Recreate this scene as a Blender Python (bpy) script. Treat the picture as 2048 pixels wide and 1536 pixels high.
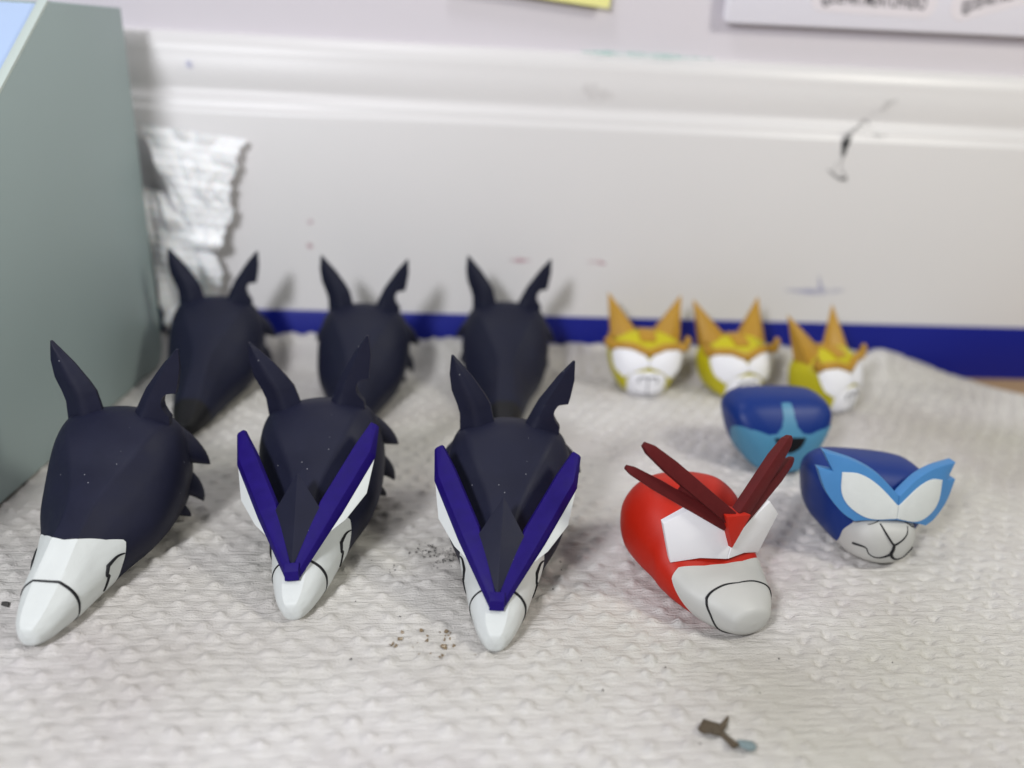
import bpy, bmesh, math, random
import numpy as np
from mathutils import Vector, Matrix
from mathutils.bvhtree import BVHTree
from mathutils.geometry import tessellate_polygon

# ------------------------------------------------------------------ scene, camera, light
for o in list(bpy.data.objects):
    bpy.data.objects.remove(o)
scene = bpy.context.scene
COL = scene.collection
MM = 0.001
R = math.radians
random.seed(4)
rng = np.random.default_rng(7)

PSI, THETA, ROLL = R(5.6), R(22.73), R(3.15)      # camera yaw, down pitch, roll
CAMH = 100.0                                      # mm above the paper towel
FPX = 1615.0                                      # focal length in pixels of a 2048 wide frame
sp, cp, st, ct = math.sin(PSI), math.cos(PSI), math.sin(THETA), math.cos(THETA)
fwd = Vector((sp*ct, cp*ct, -st)); right0 = Vector((cp, -sp, 0)); up0 = right0.cross(fwd)
right = right0*math.cos(ROLL) + up0*math.sin(ROLL)
up = right.cross(fwd)
cam_data = bpy.data.cameras.new('camera')
cam = bpy.data.objects.new('camera', cam_data); COL.objects.link(cam)
cam.matrix_world = Matrix(((right.x, up.x, -fwd.x, 0), (right.y, up.y, -fwd.y, 0),
                           (right.z, up.z, -fwd.z, CAMH*MM), (0, 0, 0, 1)))
cam_data.sensor_width = 36.0; cam_data.lens = FPX/2048*36.0
cam_data.clip_start = 0.005; cam_data.clip_end = 20
cam_data.dof.use_dof = True; cam_data.dof.focus_distance = 0.156; cam_data.dof.aperture_fstop = 7.5
scene.camera = cam

world = bpy.data.worlds.new('World'); scene.world = world; world.use_nodes = True
bg = world.node_tree.nodes['Background']
bg.inputs[0].default_value = (0.93, 0.95, 1.0, 1); bg.inputs[1].default_value = 0.10

def area(name, loc, target, size, power, color):
    l = bpy.data.lights.new(name, 'AREA'); l.shape = 'DISK'; l.size = size*MM; l.energy = power; l.color = color
    o = bpy.data.objects.new(name, l); COL.objects.link(o)
    o.location = Vector(loc)*MM
    o.rotation_euler = (Vector(target)-Vector(loc)).to_track_quat('-Z', 'Y').to_euler()
    return o
area('desk_lamp_cool', (-150, -110, 240), (0, 200, 20), 60, 0.92, (0.94, 0.95, 1.0))
area('overhead_lamp', (-40, 185, 330), (-20, 150, 0), 60, 0.16, (0.95, 0.95, 1.0))
area('desk_lamp_warm', (290, 40, 300), (60, 190, 10), 80, 0.58, (1.0, 0.985, 0.89))
scene.view_settings.view_transform = 'Standard'; scene.view_settings.look = 'None'
scene.view_settings.gamma = 1.0; scene.view_settings.use_curve_mapping = False
scene.view_settings.exposure = 0.2
scene.render.resolution_x = 1024; scene.render.resolution_y = 768
scene.render.engine = 'CYCLES'

# ------------------------------------------------------------------ helpers
def lin(c):
    return tuple(((v/255)/12.92 if v/255 <= 0.04045 else (((v/255)+0.055)/1.055)**2.4) for v in c) + (1.0,)

def W(xc, D):
    """point given as (sideways, ahead) of the camera foot -> world x, y (mm)"""
    return (xc*cp + D*sp, -xc*sp + D*cp)

def gp(px, py, z=0.0):
    """where the sight line of a photo pixel meets height z (mm)"""
    d = fwd*FPX + right*(px-1024) - up*(py-768)
    k = (z-CAMH)/d.z
    return Vector((d.x*k, d.y*k, z))

def wp(px, py, y):
    """where the sight line of a photo pixel meets the plane y (mm)"""
    d = fwd*FPX + right*(px-1024) - up*(py-768)
    k = y/d.y
    return Vector((d.x*k, y, CAMH+d.z*k))

def tag(o, label=None, cat=None, group=None, kind=None):
    if label: o['label'] = label
    if cat: o['category'] = cat
    if group: o['group'] = group
    if kind: o['kind'] = kind
    return o

def empty(name, loc, rz=0.0):
    o = bpy.data.objects.new(name, None); COL.objects.link(o)
    o.empty_display_size = 0.005
    o.location = Vector(loc)*MM; o.rotation_euler = (0, 0, rz)
    return o

def obj(name, verts, faces, mat, parent=None, smooth=True, sharp=35, weld=0.0):
    me = bpy.data.meshes.new(name)
    me.from_pydata([tuple(c*MM for c in v) for v in verts], [], faces)
    me.validate(); me.update()
    if weld:
        bm = bmesh.new(); bm.from_mesh(me)
        bmesh.ops.remove_doubles(bm, verts=bm.verts, dist=weld*MM); bm.to_mesh(me); bm.free()
    bm = bmesh.new(); bm.from_mesh(me)
    bmesh.ops.recalc_face_normals(bm, faces=bm.faces); bm.to_mesh(me); bm.free()
    return link(name, me, mat, parent, smooth, sharp)

def link(name, me, mat, parent=None, smooth=True, sharp=35):
    if smooth:
        me.polygons.foreach_set('use_smooth', [True]*len(me.polygons))
        me.set_sharp_from_angle(angle=R(sharp))
    else:
        me.polygons.foreach_set('use_smooth', [False]*len(me.polygons))
    me.materials.append(mat)
    o = bpy.data.objects.new(name, me); COL.objects.link(o)
    if parent: o.parent = parent
    return o

class MB:
    """collects several shapes (mm) into one part"""
    def __init__(s): s.v = []; s.f = []
    def add(s, verts, faces):
        b = len(s.v); s.v += [tuple(v) for v in verts]; s.f += [tuple(i+b for i in f) for f in faces]; return s
    def hull(s, pts, bevel=0.25, seg=2):
        bm = bmesh.new()
        for p in pts: bm.verts.new(p)
        r = bmesh.ops.convex_hull(bm, input=bm.verts)
        bmesh.ops.delete(bm, geom=[v for v in bm.verts if not v.link_faces], context='VERTS')
        bmesh.ops.dissolve_limit(bm, angle_limit=R(2), verts=bm.verts, edges=bm.edges)
        if bevel: bmesh.ops.bevel(bm, geom=list(bm.edges), offset=bevel, segments=seg, profile=0.6, affect='EDGES', clamp_overlap=True)
        bm.verts.index_update()
        s.add([tuple(v.co) for v in bm.verts], [[v.index for v in f.verts] for f in bm.faces]); bm.free(); return s
    def tube(s, pts, rad, n=8, flat=None):
        pts = [Vector(p) for p in pts]; m = len(pts)
        rad = rad if hasattr(rad, '__len__') else [rad]*m
        vs = []; fs = []
        ref = Vector(flat) if flat else Vector((0.13, 0.2, 0.97))
        for i, p in enumerate(pts):
            t = (pts[min(i+1, m-1)]-pts[max(i-1, 0)]).normalized()
            a = t.cross(ref).normalized(); b = t.cross(a).normalized()
            r = rad[i]; ra, rb = r if hasattr(r, '__len__') else (r, r)
            for k in range(n):
                g = 2*math.pi*k/n
                vs.append(p + a*math.cos(g)*ra + b*math.sin(g)*rb)
        for i in range(m-1):
            for k in range(n):
                fs.append((i*n+k, i*n+(k+1) % n, (i+1)*n+(k+1) % n, (i+1)*n+k))
        fs.append(tuple(range(n))[::-1]); fs.append(tuple((m-1)*n+k for k in range(n)))
        return s.add(vs, fs)
    def prism(s, poly, fn, d0, d1, bevel=0.2):
        """2-D outline poly mapped by fn(u, v, d) and given thickness d0..d1"""
        tri = tessellate_polygon([[Vector((u, v, 0)) for u, v in poly]])
        n = len(poly)
        bm = bmesh.new()
        A = [bm.verts.new(fn(u, v, d0)) for u, v in poly]; B = [bm.verts.new(fn(u, v, d1)) for u, v in poly]
        bm.faces.new(A); bm.faces.new(B[::-1])
        for i in range(n):
            j = (i+1) % n; bm.faces.new((A[j], A[i], B[i], B[j]))
        bmesh.ops.recalc_face_normals(bm, faces=bm.faces)
        if bevel:
            ed = [e for e in bm.edges if (e.verts[0] in A) == (e.verts[1] in A)]
            bmesh.ops.bevel(bm, geom=ed, offset=bevel, segments=2, profile=0.5, affect='EDGES', clamp_overlap=True)
        bmesh.ops.triangulate(bm, faces=[f for f in bm.faces if len(f.verts) > 4])
        bm.verts.index_update()
        s.add([tuple(v.co) for v in bm.verts], [[v.index for v in f.verts] for f in bm.faces]); bm.free(); return s
    def build(s, name, mat, parent=None, smooth=True, sharp=35):
        return obj(name, s.v, s.f, mat, parent, smooth, sharp)

def smooth_poly(pts, n=6, closed=True):
    """Catmull-Rom through 2-D or 3-D points; a point given as (.., 'c') stays a corner"""
    P = [np.array([float(q) for q in p if not isinstance(q, str)]) for p in pts]
    cor = [isinstance(p[-1], str) for p in pts]
    m = len(P); out = []
    rng_ = range(m) if closed else range(m-1)
    for i in rng_:
        p0, p1, p2, p3 = P[(i-1) % m], P[i], P[(i+1) % m], P[(i+2) % m]
        if not closed:
            if i == 0: p0 = p1
            if i == m-2: p3 = p2
        t1 = (p2-p1) if cor[i] else (p2-p0)/2
        t2 = (p2-p1) if cor[(i+1) % m] else (p3-p1)/2
        for k in range(n):
            t = k/n
            out.append((2*t**3-3*t**2+1)*p1+(t**3-2*t**2+t)*t1+(-2*t**3+3*t**2)*p2+(t**3-t**2)*t2)
    if not closed: out.append(P[-1])
    return [tuple(p) for p in out]

class Loft:
    """smooth body along y. keys: (y, ztop, (x1,z1), (x2,z2), (x3,z3), (x4,z4), zbottom); point 1 is a crease"""
    def __init__(s, keys, crease=0.6):
        s.ys = np.array([k[0] for k in keys], float)
        s.P = np.array([[(0, k[1]), k[2], k[3], k[4], k[5], (0, k[6])] for k in keys], float)
        for e in (0, -1):
            if s.P[e, :, 0].max() < 0.25: s.P[e, :, 0] = 0; s.P[e, :, 1] = s.P[e, :, 1].mean()
        n = len(keys); T = np.zeros_like(s.P)
        for i in range(n):
            a, b = max(i-1, 0), min(i+1, n-1)
            T[i] = (s.P[b]-s.P[a])/(s.ys[b]-s.ys[a])
        s.T = T; s.cr = crease if callable(crease) else (lambda t: crease)
    def row(s, t):
        t = min(max(t, s.ys[0]), s.ys[-1])
        i = min(max(np.searchsorted(s.ys, t)-1, 0), len(s.ys)-2)
        h = s.ys[i+1]-s.ys[i]; u = (t-s.ys[i])/h
        return ((2*u**3-3*u**2+1)*s.P[i]+(u**3-2*u**2+u)*h*s.T[i]+(-2*u**3+3*u**2)*s.P[i+1]+(u**3-u**2)*h*s.T[i+1])
    def at(s, t, phi):
        sg = -1 if phi < 0 else 1; phi = min(abs(phi), 5.0)
        Q = s.row(t); m = np.array([-1, 1])
        E_ = [Q[1]*m] + list(Q) + [Q[4]*m]          # E_[i+1] = Q[i]
        i = min(int(phi), 4); u = phi-i
        a, b = E_[i+1], E_[i+2]
        ta = (E_[i+2]-E_[i])/2; tb = (E_[i+3]-E_[i+1])/2
        if i < 2:
            c = s.cr(t)
            if i == 1: ta = ta*(1-c)+(b-a)*c
            else: tb = tb*(1-c)+(b-a)*c
        q = (2*u**3-3*u**2+1)*a+(u**3-2*u**2+u)*ta+(-2*u**3+3*u**2)*b+(u**3-u**2)*tb
        return Vector((sg*q[0], t, q[1]))
    def nrm(s, t, phi):
        e = 0.05
        a = s.at(t+e, phi)-s.at(t-e, phi); b = s.at(t, min(phi+e, 5))-s.at(t, max(phi-e, -5))
        n = b.cross(a)
        if n.length < 1e-9: return Vector((0, -1, 0))
        n.normalize()
        c = Vector((0, t, (s.row(t)[0][1]+s.row(t)[5][1])/2))
        if n.dot(s.at(t, phi)-c) < 0: n = -n
        return n
    def patch(s, tlo, thi, phis, nt, off=0.0, skirt=0.0, ease=1.0):
        """grid from t = tlo(phi) to thi(phi); closed round when phis spans -5..5"""
        vs = []; fs = []
        f0 = tlo if callable(tlo) else (lambda p: tlo); f1 = thi if callable(thi) else (lambda p: thi)
        m = len(phis); rows = nt+1 + (1 if skirt else 0)
        for j in range(rows):
            u = min(j, nt)/nt; u = u**ease
            for p in phis:
                t = f0(p)*(1-u)+f1(p)*u
                q = s.at(t, p); o_ = off if j <= nt else -skirt
                if o_: q = q+s.nrm(t, p)*o_
                vs.append(q)
        for j in range(rows-1):
            for k in range(m-1):
                fs.append((j*m+k, j*m+k+1, (j+1)*m+k+1, (j+1)*m+k))
        return vs, fs
    def line(s, tp, rad, n=6, lift=0.0):
        """painted line along (t, phi) points; returns a thin tube half sunk in the surface"""
        pts = smooth_poly(tp, 6, closed=False)
        r = rad if not hasattr(rad, '__len__') else list(np.interp(np.linspace(0, 1, len(pts)), np.linspace(0, 1, len(rad)), rad))
        mb = MB(); mb.tube([s.at(t, p)+s.nrm(t, p)*lift for t, p in pts], r, n); return mb

def bvh(*parts):
    v = []; f = []
    for vs, fs in parts:
        b = len(v); v += [Vector(q) for q in vs]; f += [tuple(i+b for i in q) for q in fs]
    return BVHTree.FromPolygons(v, f)

def drop(tree, x, z, y0=-30.0):
    h = tree.ray_cast(Vector((x, y0, z)), Vector((0, 1, 0)))
    return h[0], (h[1] if h[1] is None or h[1].y < 0 else -h[1])

def decal(tree, poly, off, step=0.5, skirt=0.25):
    """outline (x, z) laid on the front of a body as a thin skin of paint or plate"""
    tri = tessellate_polygon([[Vector((u, v, 0)) for u, v in poly]])
    bm = bmesh.new(); V = [bm.verts.new((u, 0, v)) for u, v in poly]
    for t in tri:
        try: bm.faces.new([V[i] for i in t])
        except ValueError: pass
    for _ in range(4):
        long = [e for e in bm.edges if e.calc_length() > step*1.6]
        if not long: break
        bmesh.ops.subdivide_edges(bm, edges=long, cuts=1)
        bmesh.ops.triangulate(bm, faces=bm.faces)
    bedge = [e for e in bm.edges if len(e.link_faces) == 1]
    ex = bmesh.ops.extrude_edge_only(bm, edges=bedge)
    low = {v for v in ex['geom'] if isinstance(v, bmesh.types.BMVert)}
    last = Vector((0, 5, 0))
    for v in bm.verts:
        p, n = drop(tree, v.co.x, v.co.z)
        if p is None:
            q = tree.find_nearest(Vector((v.co.x, 5, v.co.z))); p, n = q[0], q[1]
            if n.y > 0.3: n = -n
        v.co = p + n*(off if v not in low else -skirt)
    bm.verts.index_update()
    r = ([tuple(v.co) for v in bm.verts], [[v.index for v in f.verts] for f in bm.faces]); bm.free(); return r

def decal_line(tree, pts, rad, lift=0.0, n=6, dens=6):
    p2 = smooth_poly(pts, dens, closed=False); out = []
    for x, z in p2:
        p, nn = drop(tree, x, z)
        if p is not None: out.append(p+nn*lift)
    r = rad if not hasattr(rad, '__len__') else list(np.interp(np.linspace(0, 1, len(out)), np.linspace(0, 1, len(rad)), rad))
    return MB().tube(out, r, n)

def copy_tree(o, parent=None):
    c = o.copy(); COL.objects.link(c); c.parent = parent
    for ch in list(o.children): copy_tree(ch, c)
    return c

# ------------------------------------------------------------------ materials
def mat(name, rgb, rough=0.5, spec=0.4, bump=0.0, bscale=400.0, var=0.0, vscale=120.0, dust=0.0, coat=0.0, stretch=None, sss=0.0, edge=None):
    m = bpy.data.materials.new(name); m.use_nodes = True
    nt = m.node_tree; N = nt.nodes; L = nt.links; b = N['Principled BSDF']
    b.inputs['Roughness'].default_value = rough; b.inputs['Specular IOR Level'].default_value = spec
    b.inputs['Coat Weight'].default_value = coat
    c = lin(rgb)
    tc = N.new('ShaderNodeTexCoord'); mp = N.new('ShaderNodeMapping'); L.new(tc.outputs['Object'], mp.inputs[0])
    if stretch: mp.inputs['Scale'].default_value = stretch
    src = None
    if var:
        n = N.new('ShaderNodeTexNoise'); n.inputs['Scale'].default_value = vscale; n.inputs['Detail'].default_value = 5
        L.new(mp.outputs[0], n.inputs['Vector'])
        mx = N.new('ShaderNodeMix'); mx.data_type = 'RGBA'
        mx.inputs['A'].default_value = tuple(v*(1-var) for v in c[:3])+(1,)
        mx.inputs['B'].default_value = tuple(min(v*(1+var), 1) for v in c[:3])+(1,)
        L.new(n.outputs[0], mx.inputs['Factor']); src = mx.outputs['Result']
        rr = N.new('ShaderNodeMapRange'); rr.inputs['To Min'].default_value = max(rough-0.1, 0.05); rr.inputs['To Max'].default_value = min(rough+0.1, 1)
        L.new(n.outputs[0], rr.inputs['Value']); L.new(rr.outputs[0], b.inputs['Roughness'])
    if dust:
        v = N.new('ShaderNodeTexVoronoi'); v.inputs['Scale'].default_value = 750; v.inputs['Randomness'].default_value = 1
        L.new(tc.outputs['Object'], v.inputs['Vector'])
        lt = N.new('ShaderNodeMath'); lt.operation = 'LESS_THAN'; lt.inputs[1].default_value = 0.085; L.new(v.outputs['Distance'], lt.inputs[0])
        sc = N.new('ShaderNodeSeparateColor'); L.new(v.outputs['Color'], sc.inputs[0])
        g = N.new('ShaderNodeMath'); g.operation = 'GREATER_THAN'; g.inputs[1].default_value = 1-dust; L.new(sc.outputs[0], g.inputs[0])
        ml = N.new('ShaderNodeMath'); ml.operation = 'MULTIPLY'; L.new(lt.outputs[0], ml.inputs[0]); L.new(g.outputs[0], ml.inputs[1])
        ml2 = N.new('ShaderNodeMath'); ml2.operation = 'MULTIPLY'; L.new(ml.outputs[0], ml2.inputs[0]); ml2.inputs[1].default_value = 0.45
        mx = N.new('ShaderNodeMix'); mx.data_type = 'RGBA'
        if src: L.new(src, mx.inputs['A'])
        else: mx.inputs['A'].default_value = c
        mx.inputs['B'].default_value = (0.6, 0.6, 0.65, 1); L.new(ml2.outputs[0], mx.inputs['Factor']); src = mx.outputs['Result']
    if src: L.new(src, b.inputs['Base Color'])
    else: b.inputs['Base Color'].default_value = c
    if bump:
        n = N.new('ShaderNodeTexNoise'); n.inputs['Scale'].default_value = bscale; n.inputs['Detail'].default_value = 4
        L.new(mp.outputs[0], n.inputs['Vector'])
        bp = N.new('ShaderNodeBump'); bp.inputs['Strength'].default_value = bump; bp.inputs['Distance'].default_value = 0.0003
        L.new(n.outputs[0], bp.inputs['Height']); L.new(bp.outputs[0], b.inputs['Normal'])
    if sss:
        b.inputs['Subsurface Weight'].default_value = sss; b.inputs['Subsurface Radius'].default_value = (0.0015, 0.0012, 0.001)
        b.inputs['Subsurface Scale'].default_value = 1.0
    return m

M = {}
M['navy'] = mat('matte_navy_paint', (23, 25, 45), 0.56, 0.25, 0.12, 600, 0.25, 200, dust=0.12)
M['black'] = mat('matte_black_primer', (19, 22, 42), 0.56, 0.28, 0.08, 700, 0.2, 160, dust=0.01)
M['nose_black'] = mat('black_paint', (14, 14, 18), 0.5, 0.3)
M['white'] = mat('brushed_white_paint', (210, 214, 212), 0.55, 0.4, 0.4, 600, 0.06, 300, stretch=(1, 0.3, 1))
M['purple'] = mat('purple_paint', (24, 4, 98), 0.55, 0.2, 0.14, 700, 0.25, 400)
M['line'] = mat('black_ink_line', (22, 22, 26), 0.55, 0.3)
M['red'] = mat('red_paint', (182, 32, 12), 0.52, 0.28, 0.06, 600, 0.07, 150)
M['maroon'] = mat('maroon_paint', (88, 22, 24), 0.62, 0.22, 0.2, 700, 0.22, 300)
M['grey_white'] = mat('pale_grey_paint', (190, 190, 186), 0.5, 0.4, 0.06, 500, 0.04, 200)
M['blue'] = mat('royal_blue_paint', (5, 44, 118), 0.46, 0.32, 0.04, 500, 0.08, 120)
M['mask_blue'] = mat('sky_blue_paint', (70, 130, 186), 0.5, 0.4, 0.06, 500, 0.06, 200)
M['aqua'] = mat('pale_aqua_paint', (76, 136, 168), 0.45, 0.4, 0.04, 500, 0.06, 150)
M['yellow'] = mat('yellow_paint', (196, 186, 24), 0.5, 0.4, 0.05, 500, 0.08, 150)
M['orange'] = mat('ochre_orange_paint', (180, 136, 40), 0.5, 0.4, 0.05, 500, 0.08, 150)
M['bright_white'] = mat('clean_white_paint', (240, 240, 244), 0.5, 0.4, 0.03, 500)
M['silver'] = mat('silver_grey_line', (120, 120, 124), 0.45, 0.4)
M['trim'] = mat('glossy_white_trim', (222, 220, 220), 0.36, 0.45, 0.03, 60, 0.02, 14)
M['wall'] = mat('pinkish_white_wall', (215, 210, 216), 0.7, 0.3, 0.5, 160, 0.02, 20)
M['tape'] = mat('deep_blue_strip', (10, 24, 128), 0.45, 0.4, 0.03, 200, 0.1, 30)
M['desk'] = mat('tan_wood_desk', (176, 146, 110), 0.55, 0.4, 0.1, 200, 0.2, 60, stretch=(1, 8, 1))
M['box'] = mat('grey_green_plastic', (156, 172, 171), 0.5, 0.4, 0.03, 300, 0.03, 30)
M['box_edge'] = mat('pale_green_edge', (192, 204, 198), 0.5, 0.4)
M['box_face_lit'] = mat('bluish_lit_plastic', (178, 200, 232), 0.45, 0.4, 0.0)  # same grey green plastic, with bluish light painted into the colour
M['note'] = mat('yellow_paper', (232, 228, 150), 0.8, 0.2)
M['card'] = mat('white_card', (228, 226, 236), 0.6, 0.3)
M['sticker'] = mat('clear_sticker_film', (226, 220, 226), 0.4, 0.4)
M['print'] = mat('black_print', (40, 38, 46), 0.6, 0.2)
M['tissue'] = mat('white_tissue', (246, 246, 247), 1.0, 0.03, 0.3, 900, sss=0.4)
M['soot'] = mat('dark_grey_grit', (70, 68, 66), 0.7, 0.3)
M['gold'] = mat('brown_glitter', (128, 110, 84), 0.3, 0.7)
M['scrap'] = mat('brown_dried_paint', (84, 74, 60), 0.7, 0.3, 0.4, 500, 0.3, 500)
M['scrap_blue'] = mat('dusty_blue_paint', (120, 136, 138), 0.7, 0.3)

def towel_mat():
    m = mat('paper_towel', (222, 219, 212), 0.46, 0.5)
    nt = m.node_tree; N = nt.nodes; L = nt.links; b = N['Principled BSDF']
    tc = N.new('ShaderNodeTexCoord')
    mp = N.new('ShaderNodeMapping'); mp.inputs['Scale'].default_value = (0.13, 1.0, 1.0); mp.inputs['Rotation'].default_value = (0, 0, R(3))
    L.new(tc.outputs['Object'], mp.inputs[0])
    n1 = N.new('ShaderNodeTexNoise'); n1.inputs['Scale'].default_value = 1300; n1.inputs['Detail'].default_value = 5; n1.inputs['Roughness'].default_value = 0.6
    n1.inputs['Distortion'].default_value = 0.6
    L.new(mp.outputs[0], n1.inputs['Vector'])
    n2 = N.new('ShaderNodeTexNoise'); n2.inputs['Scale'].default_value = 2600; n2.inputs['Detail'].default_value = 3
    L.new(tc.outputs['Object'], n2.inputs['Vector'])
    ad = N.new('ShaderNodeMath'); ad.operation = 'MULTIPLY_ADD'; ad.inputs[1].default_value = 0.35
    L.new(n2.outputs[0], ad.inputs[0]); L.new(n1.outputs[0], ad.inputs[2])
    bp = N.new('ShaderNodeBump'); bp.inputs['Strength'].default_value = 0.9; bp.inputs['Distance'].default_value = 0.0006
    L.new(ad.outputs[0], bp.inputs['Height']); L.new(bp.outputs[0], b.inputs['Normal'])
    # old grey, pink and ochre paint stains soaked into the paper
    col = N.new('ShaderNodeMix'); col.data_type = 'RGBA'
    col.inputs['A'].default_value = lin((214, 211, 208)); col.inputs['B'].default_value = lin((190, 183, 183))
    n3 = N.new('ShaderNodeTexNoise'); n3.inputs['Scale'].default_value = 22; n3.inputs['Detail'].default_value = 4
    L.new(tc.outputs['Object'], n3.inputs['Vector'])
    r3 = N.new('ShaderNodeMapRange'); r3.inputs['From Min'].default_value = 0.45; r3.inputs['From Max'].default_value = 0.72
    L.new(n3.outputs[0], r3.inputs['Value']); L.new(r3.outputs[0], col.inputs['Factor'])
    col2 = N.new('ShaderNodeMix'); col2.data_type = 'RGBA'; col2.inputs['B'].default_value = lin((174, 171, 154))
    n4 = N.new('ShaderNodeTexNoise'); n4.inputs['Scale'].default_value = 14; n4.inputs['Detail'].default_value = 3
    mp4 = N.new('ShaderNodeMapping'); mp4.inputs['Location'].default_value = (0.4, 0.2, 0.7); L.new(tc.outputs['Object'], mp4.inputs[0]); L.new(mp4.outputs[0], n4.inputs['Vector'])
    r4 = N.new('ShaderNodeMapRange'); r4.inputs['From Min'].default_value = 0.42; r4.inputs['From Max'].default_value = 0.75; r4.inputs['To Max'].default_value = 0.7
    L.new(n4.outputs[0], r4.inputs['Value']); L.new(r4.outputs[0], col2.inputs['Factor']); L.new(col.outputs['Result'], col2.inputs['A'])
    # specks of grit
    vo = N.new('ShaderNodeTexVoronoi'); vo.inputs['Scale'].default_value = 190; L.new(tc.outputs['Object'], vo.inputs['Vector'])
    sc = N.new('ShaderNodeSeparateColor'); L.new(vo.outputs['Color'], sc.inputs[0])
    g = N.new('ShaderNodeMath'); g.operation = 'GREATER_THAN'; g.inputs[1].default_value = 0.93; L.new(sc.outputs[0], g.inputs[0])
    lt = N.new('ShaderNodeMath'); lt.operation = 'LESS_THAN'; lt.inputs[1].default_value = 0.055; L.new(vo.outputs['Distance'], lt.inputs[0])
    ml = N.new('ShaderNodeMath'); ml.operation = 'MULTIPLY'; L.new(g.outputs[0], ml.inputs[0]); L.new(lt.outputs[0], ml.inputs[1])
    ml2 = N.new('ShaderNodeMath'); ml2.operation = 'MULTIPLY'; ml2.inputs[1].default_value = 0.6; L.new(ml.outputs[0], ml2.inputs[0])
    col3 = N.new('ShaderNodeMix'); col3.data_type = 'RGBA'; col3.inputs['B'].default_value = lin((90, 82, 76))
    L.new(ml2.outputs[0], col3.inputs['Factor']); L.new(col2.outputs['Result'], col3.inputs['A'])
    L.new(col3.outputs['Result'], b.inputs['Base Color'])
    return m
M['towel'] = towel_mat()

# ------------------------------------------------------------------ setting: desk, wall, skirting trim, strip
WALL = 258.0            # front face of the trim panel
DESK_Z = -3.0
def slab(name, x0, x1, y0, y1, z0, z1, m, parent=None):
    v = [(x, y, z) for x in (x0, x1) for y in (y0, y1) for z in (z0, z1)]
    return MB().hull(v, 0).build(name, m, parent, smooth=False)
tag(slab('desk', -420, 520, -120, 300, DESK_Z-20, DESK_Z, M['desk']), 'tan wooden desk top under the paper towel', 'desk', kind='structure')
tag(slab('wall', -420, 520, WALL+8, WALL+20, 60, 330, M['wall']), 'pinkish white painted wall above the trim', 'wall', kind='structure')

def extrude_profile(name, prof, x0, x1, m, parent=None, nx=40):
    """prof: (depth towards viewer, z) from bottom to top, in front of the wall face"""
    vs = []; fs = []; k = len(prof)
    for i in range(nx+1):
        x = x0+(x1-x0)*i/nx
        for d, z in prof:
            vs.append((x, WALL+8-d, z))
    for i in range(nx):
        for j in range(k-1):
            fs.append((i*k+j, i*k+j+1, (i+1)*k+j+1, (i+1)*k+j))
    return obj(name, vs, fs, m, parent, sharp=50)
prof = [(-2, DESK_Z), (8, DESK_Z), (8, 76.8), (7.85, 77.5), (7.5, 78.1), (7.1, 78.6), (6.9, 79.2), (6.8, 80.0), (6.6, 80.6), (6.1, 81.2), (5.5, 81.7), (5.0, 82.4), (4.75, 83.4)]
prof += [(4.75+0.35*math.sin(math.pi*i/10)-0.4*i/10, 83.4+9.6*i/10) for i in range(1, 11)]
prof += [(4.35-4.4*(1-math.cos(math.pi/2*i/10)), 93.0+6.2*math.sin(math.pi/2*i/10)) for i in range(1, 11)]
prof += [(-0.5, 99.2)]
trim = extrude_profile('skirting_trim', prof, -420, 520, M['trim'])
tag(trim, 'glossy white moulded trim board along the bottom of the wall', 'trim board')
strip = extrude_profile('blue_strip', [(8.05, DESK_Z+0.1), (8.9, DESK_Z+0.1), (8.9, 16.0), (8.7, 16.4), (8.05, 16.5)], -420, 520, M['tape'])
tag(strip, 'dark blue strip along the foot of the white trim', 'strip')

# scuffs and smudges on the trim (old marks, thin paint lying on the surface)
def smudge_mat(name, rgb, amt, scale=300):
    m = mat(name, rgb, 0.6, 0.2); nt = m.node_tree; N = nt.nodes; L = nt.links
    n = N.new('ShaderNodeTexNoise'); n.inputs['Scale'].default_value = scale; n.inputs['Detail'].default_value = 4
    tc = N.new('ShaderNodeTexCoord'); L.new(tc.outputs['Object'], n.inputs['Vector'])
    r = N.new('ShaderNodeMapRange'); r.inputs['From Min'].default_value = 0.35; r.inputs['From Max'].default_value = 0.65
    r.inputs['To Min'].default_value = amt*0.3; r.inputs['To Max'].default_value = amt
    L.new(n.outputs[0], r.inputs['Value']); L.new(r.outputs[0], N['Principled BSDF'].inputs['Alpha'])
    return m
SM_D = smudge_mat('charcoal_scuff', (50, 52, 54), 0.9); SM_L = smudge_mat('faint_grey_scuff', (120, 118, 120), 0.45)
SM_B = smudge_mat('faint_blue_smudge', (120, 130, 200), 0.35); SM_P = smudge_mat('faint_pink_smudge', (200, 130, 150), 0.45)
SM_T = smudge_mat('teal_smear', (110, 196, 180), 0.5)
def mark(name, pix, widths, m, lift=0.12, y=WALL):
    """thin flat stroke through photo points on the trim face"""
    P = [wp(a, b, y-lift) for a, b in pix]
    P = [Vector(p) for p in smooth_poly([tuple(p) for p in P], 6, closed=False)]
    wd = np.interp(np.linspace(0, 1, len(P)), np.linspace(0, 1, len(widths)), widths)
    vs = []; fs = []
    for i, p in enumerate(P):
        t = (P[min(i+1, len(P)-1)]-P[max(i-1, 0)]).normalized(); n = Vector((-t.z, 0, t.x))
        j = 1+0.25*rng.normal()
        vs += [p+n*wd[i]*j, p-n*wd[i]*j]
    for i in range(len(P)-1): fs.append((2*i, 2*i+1, 2*i+3, 2*i+2))
    return obj(name, vs, fs, m, trim, smooth=False)
mark('scuff_mark', [(1728, 244), (1700, 268), (1690, 292), (1684, 322)], [0.15, 0.7, 1.5, 1.0, 0.25], SM_D)
mark('scuff_mark', [(1684, 320), (1682, 335), (1688, 348)], [0.4, 0.2, 0.6], SM_L)
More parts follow.
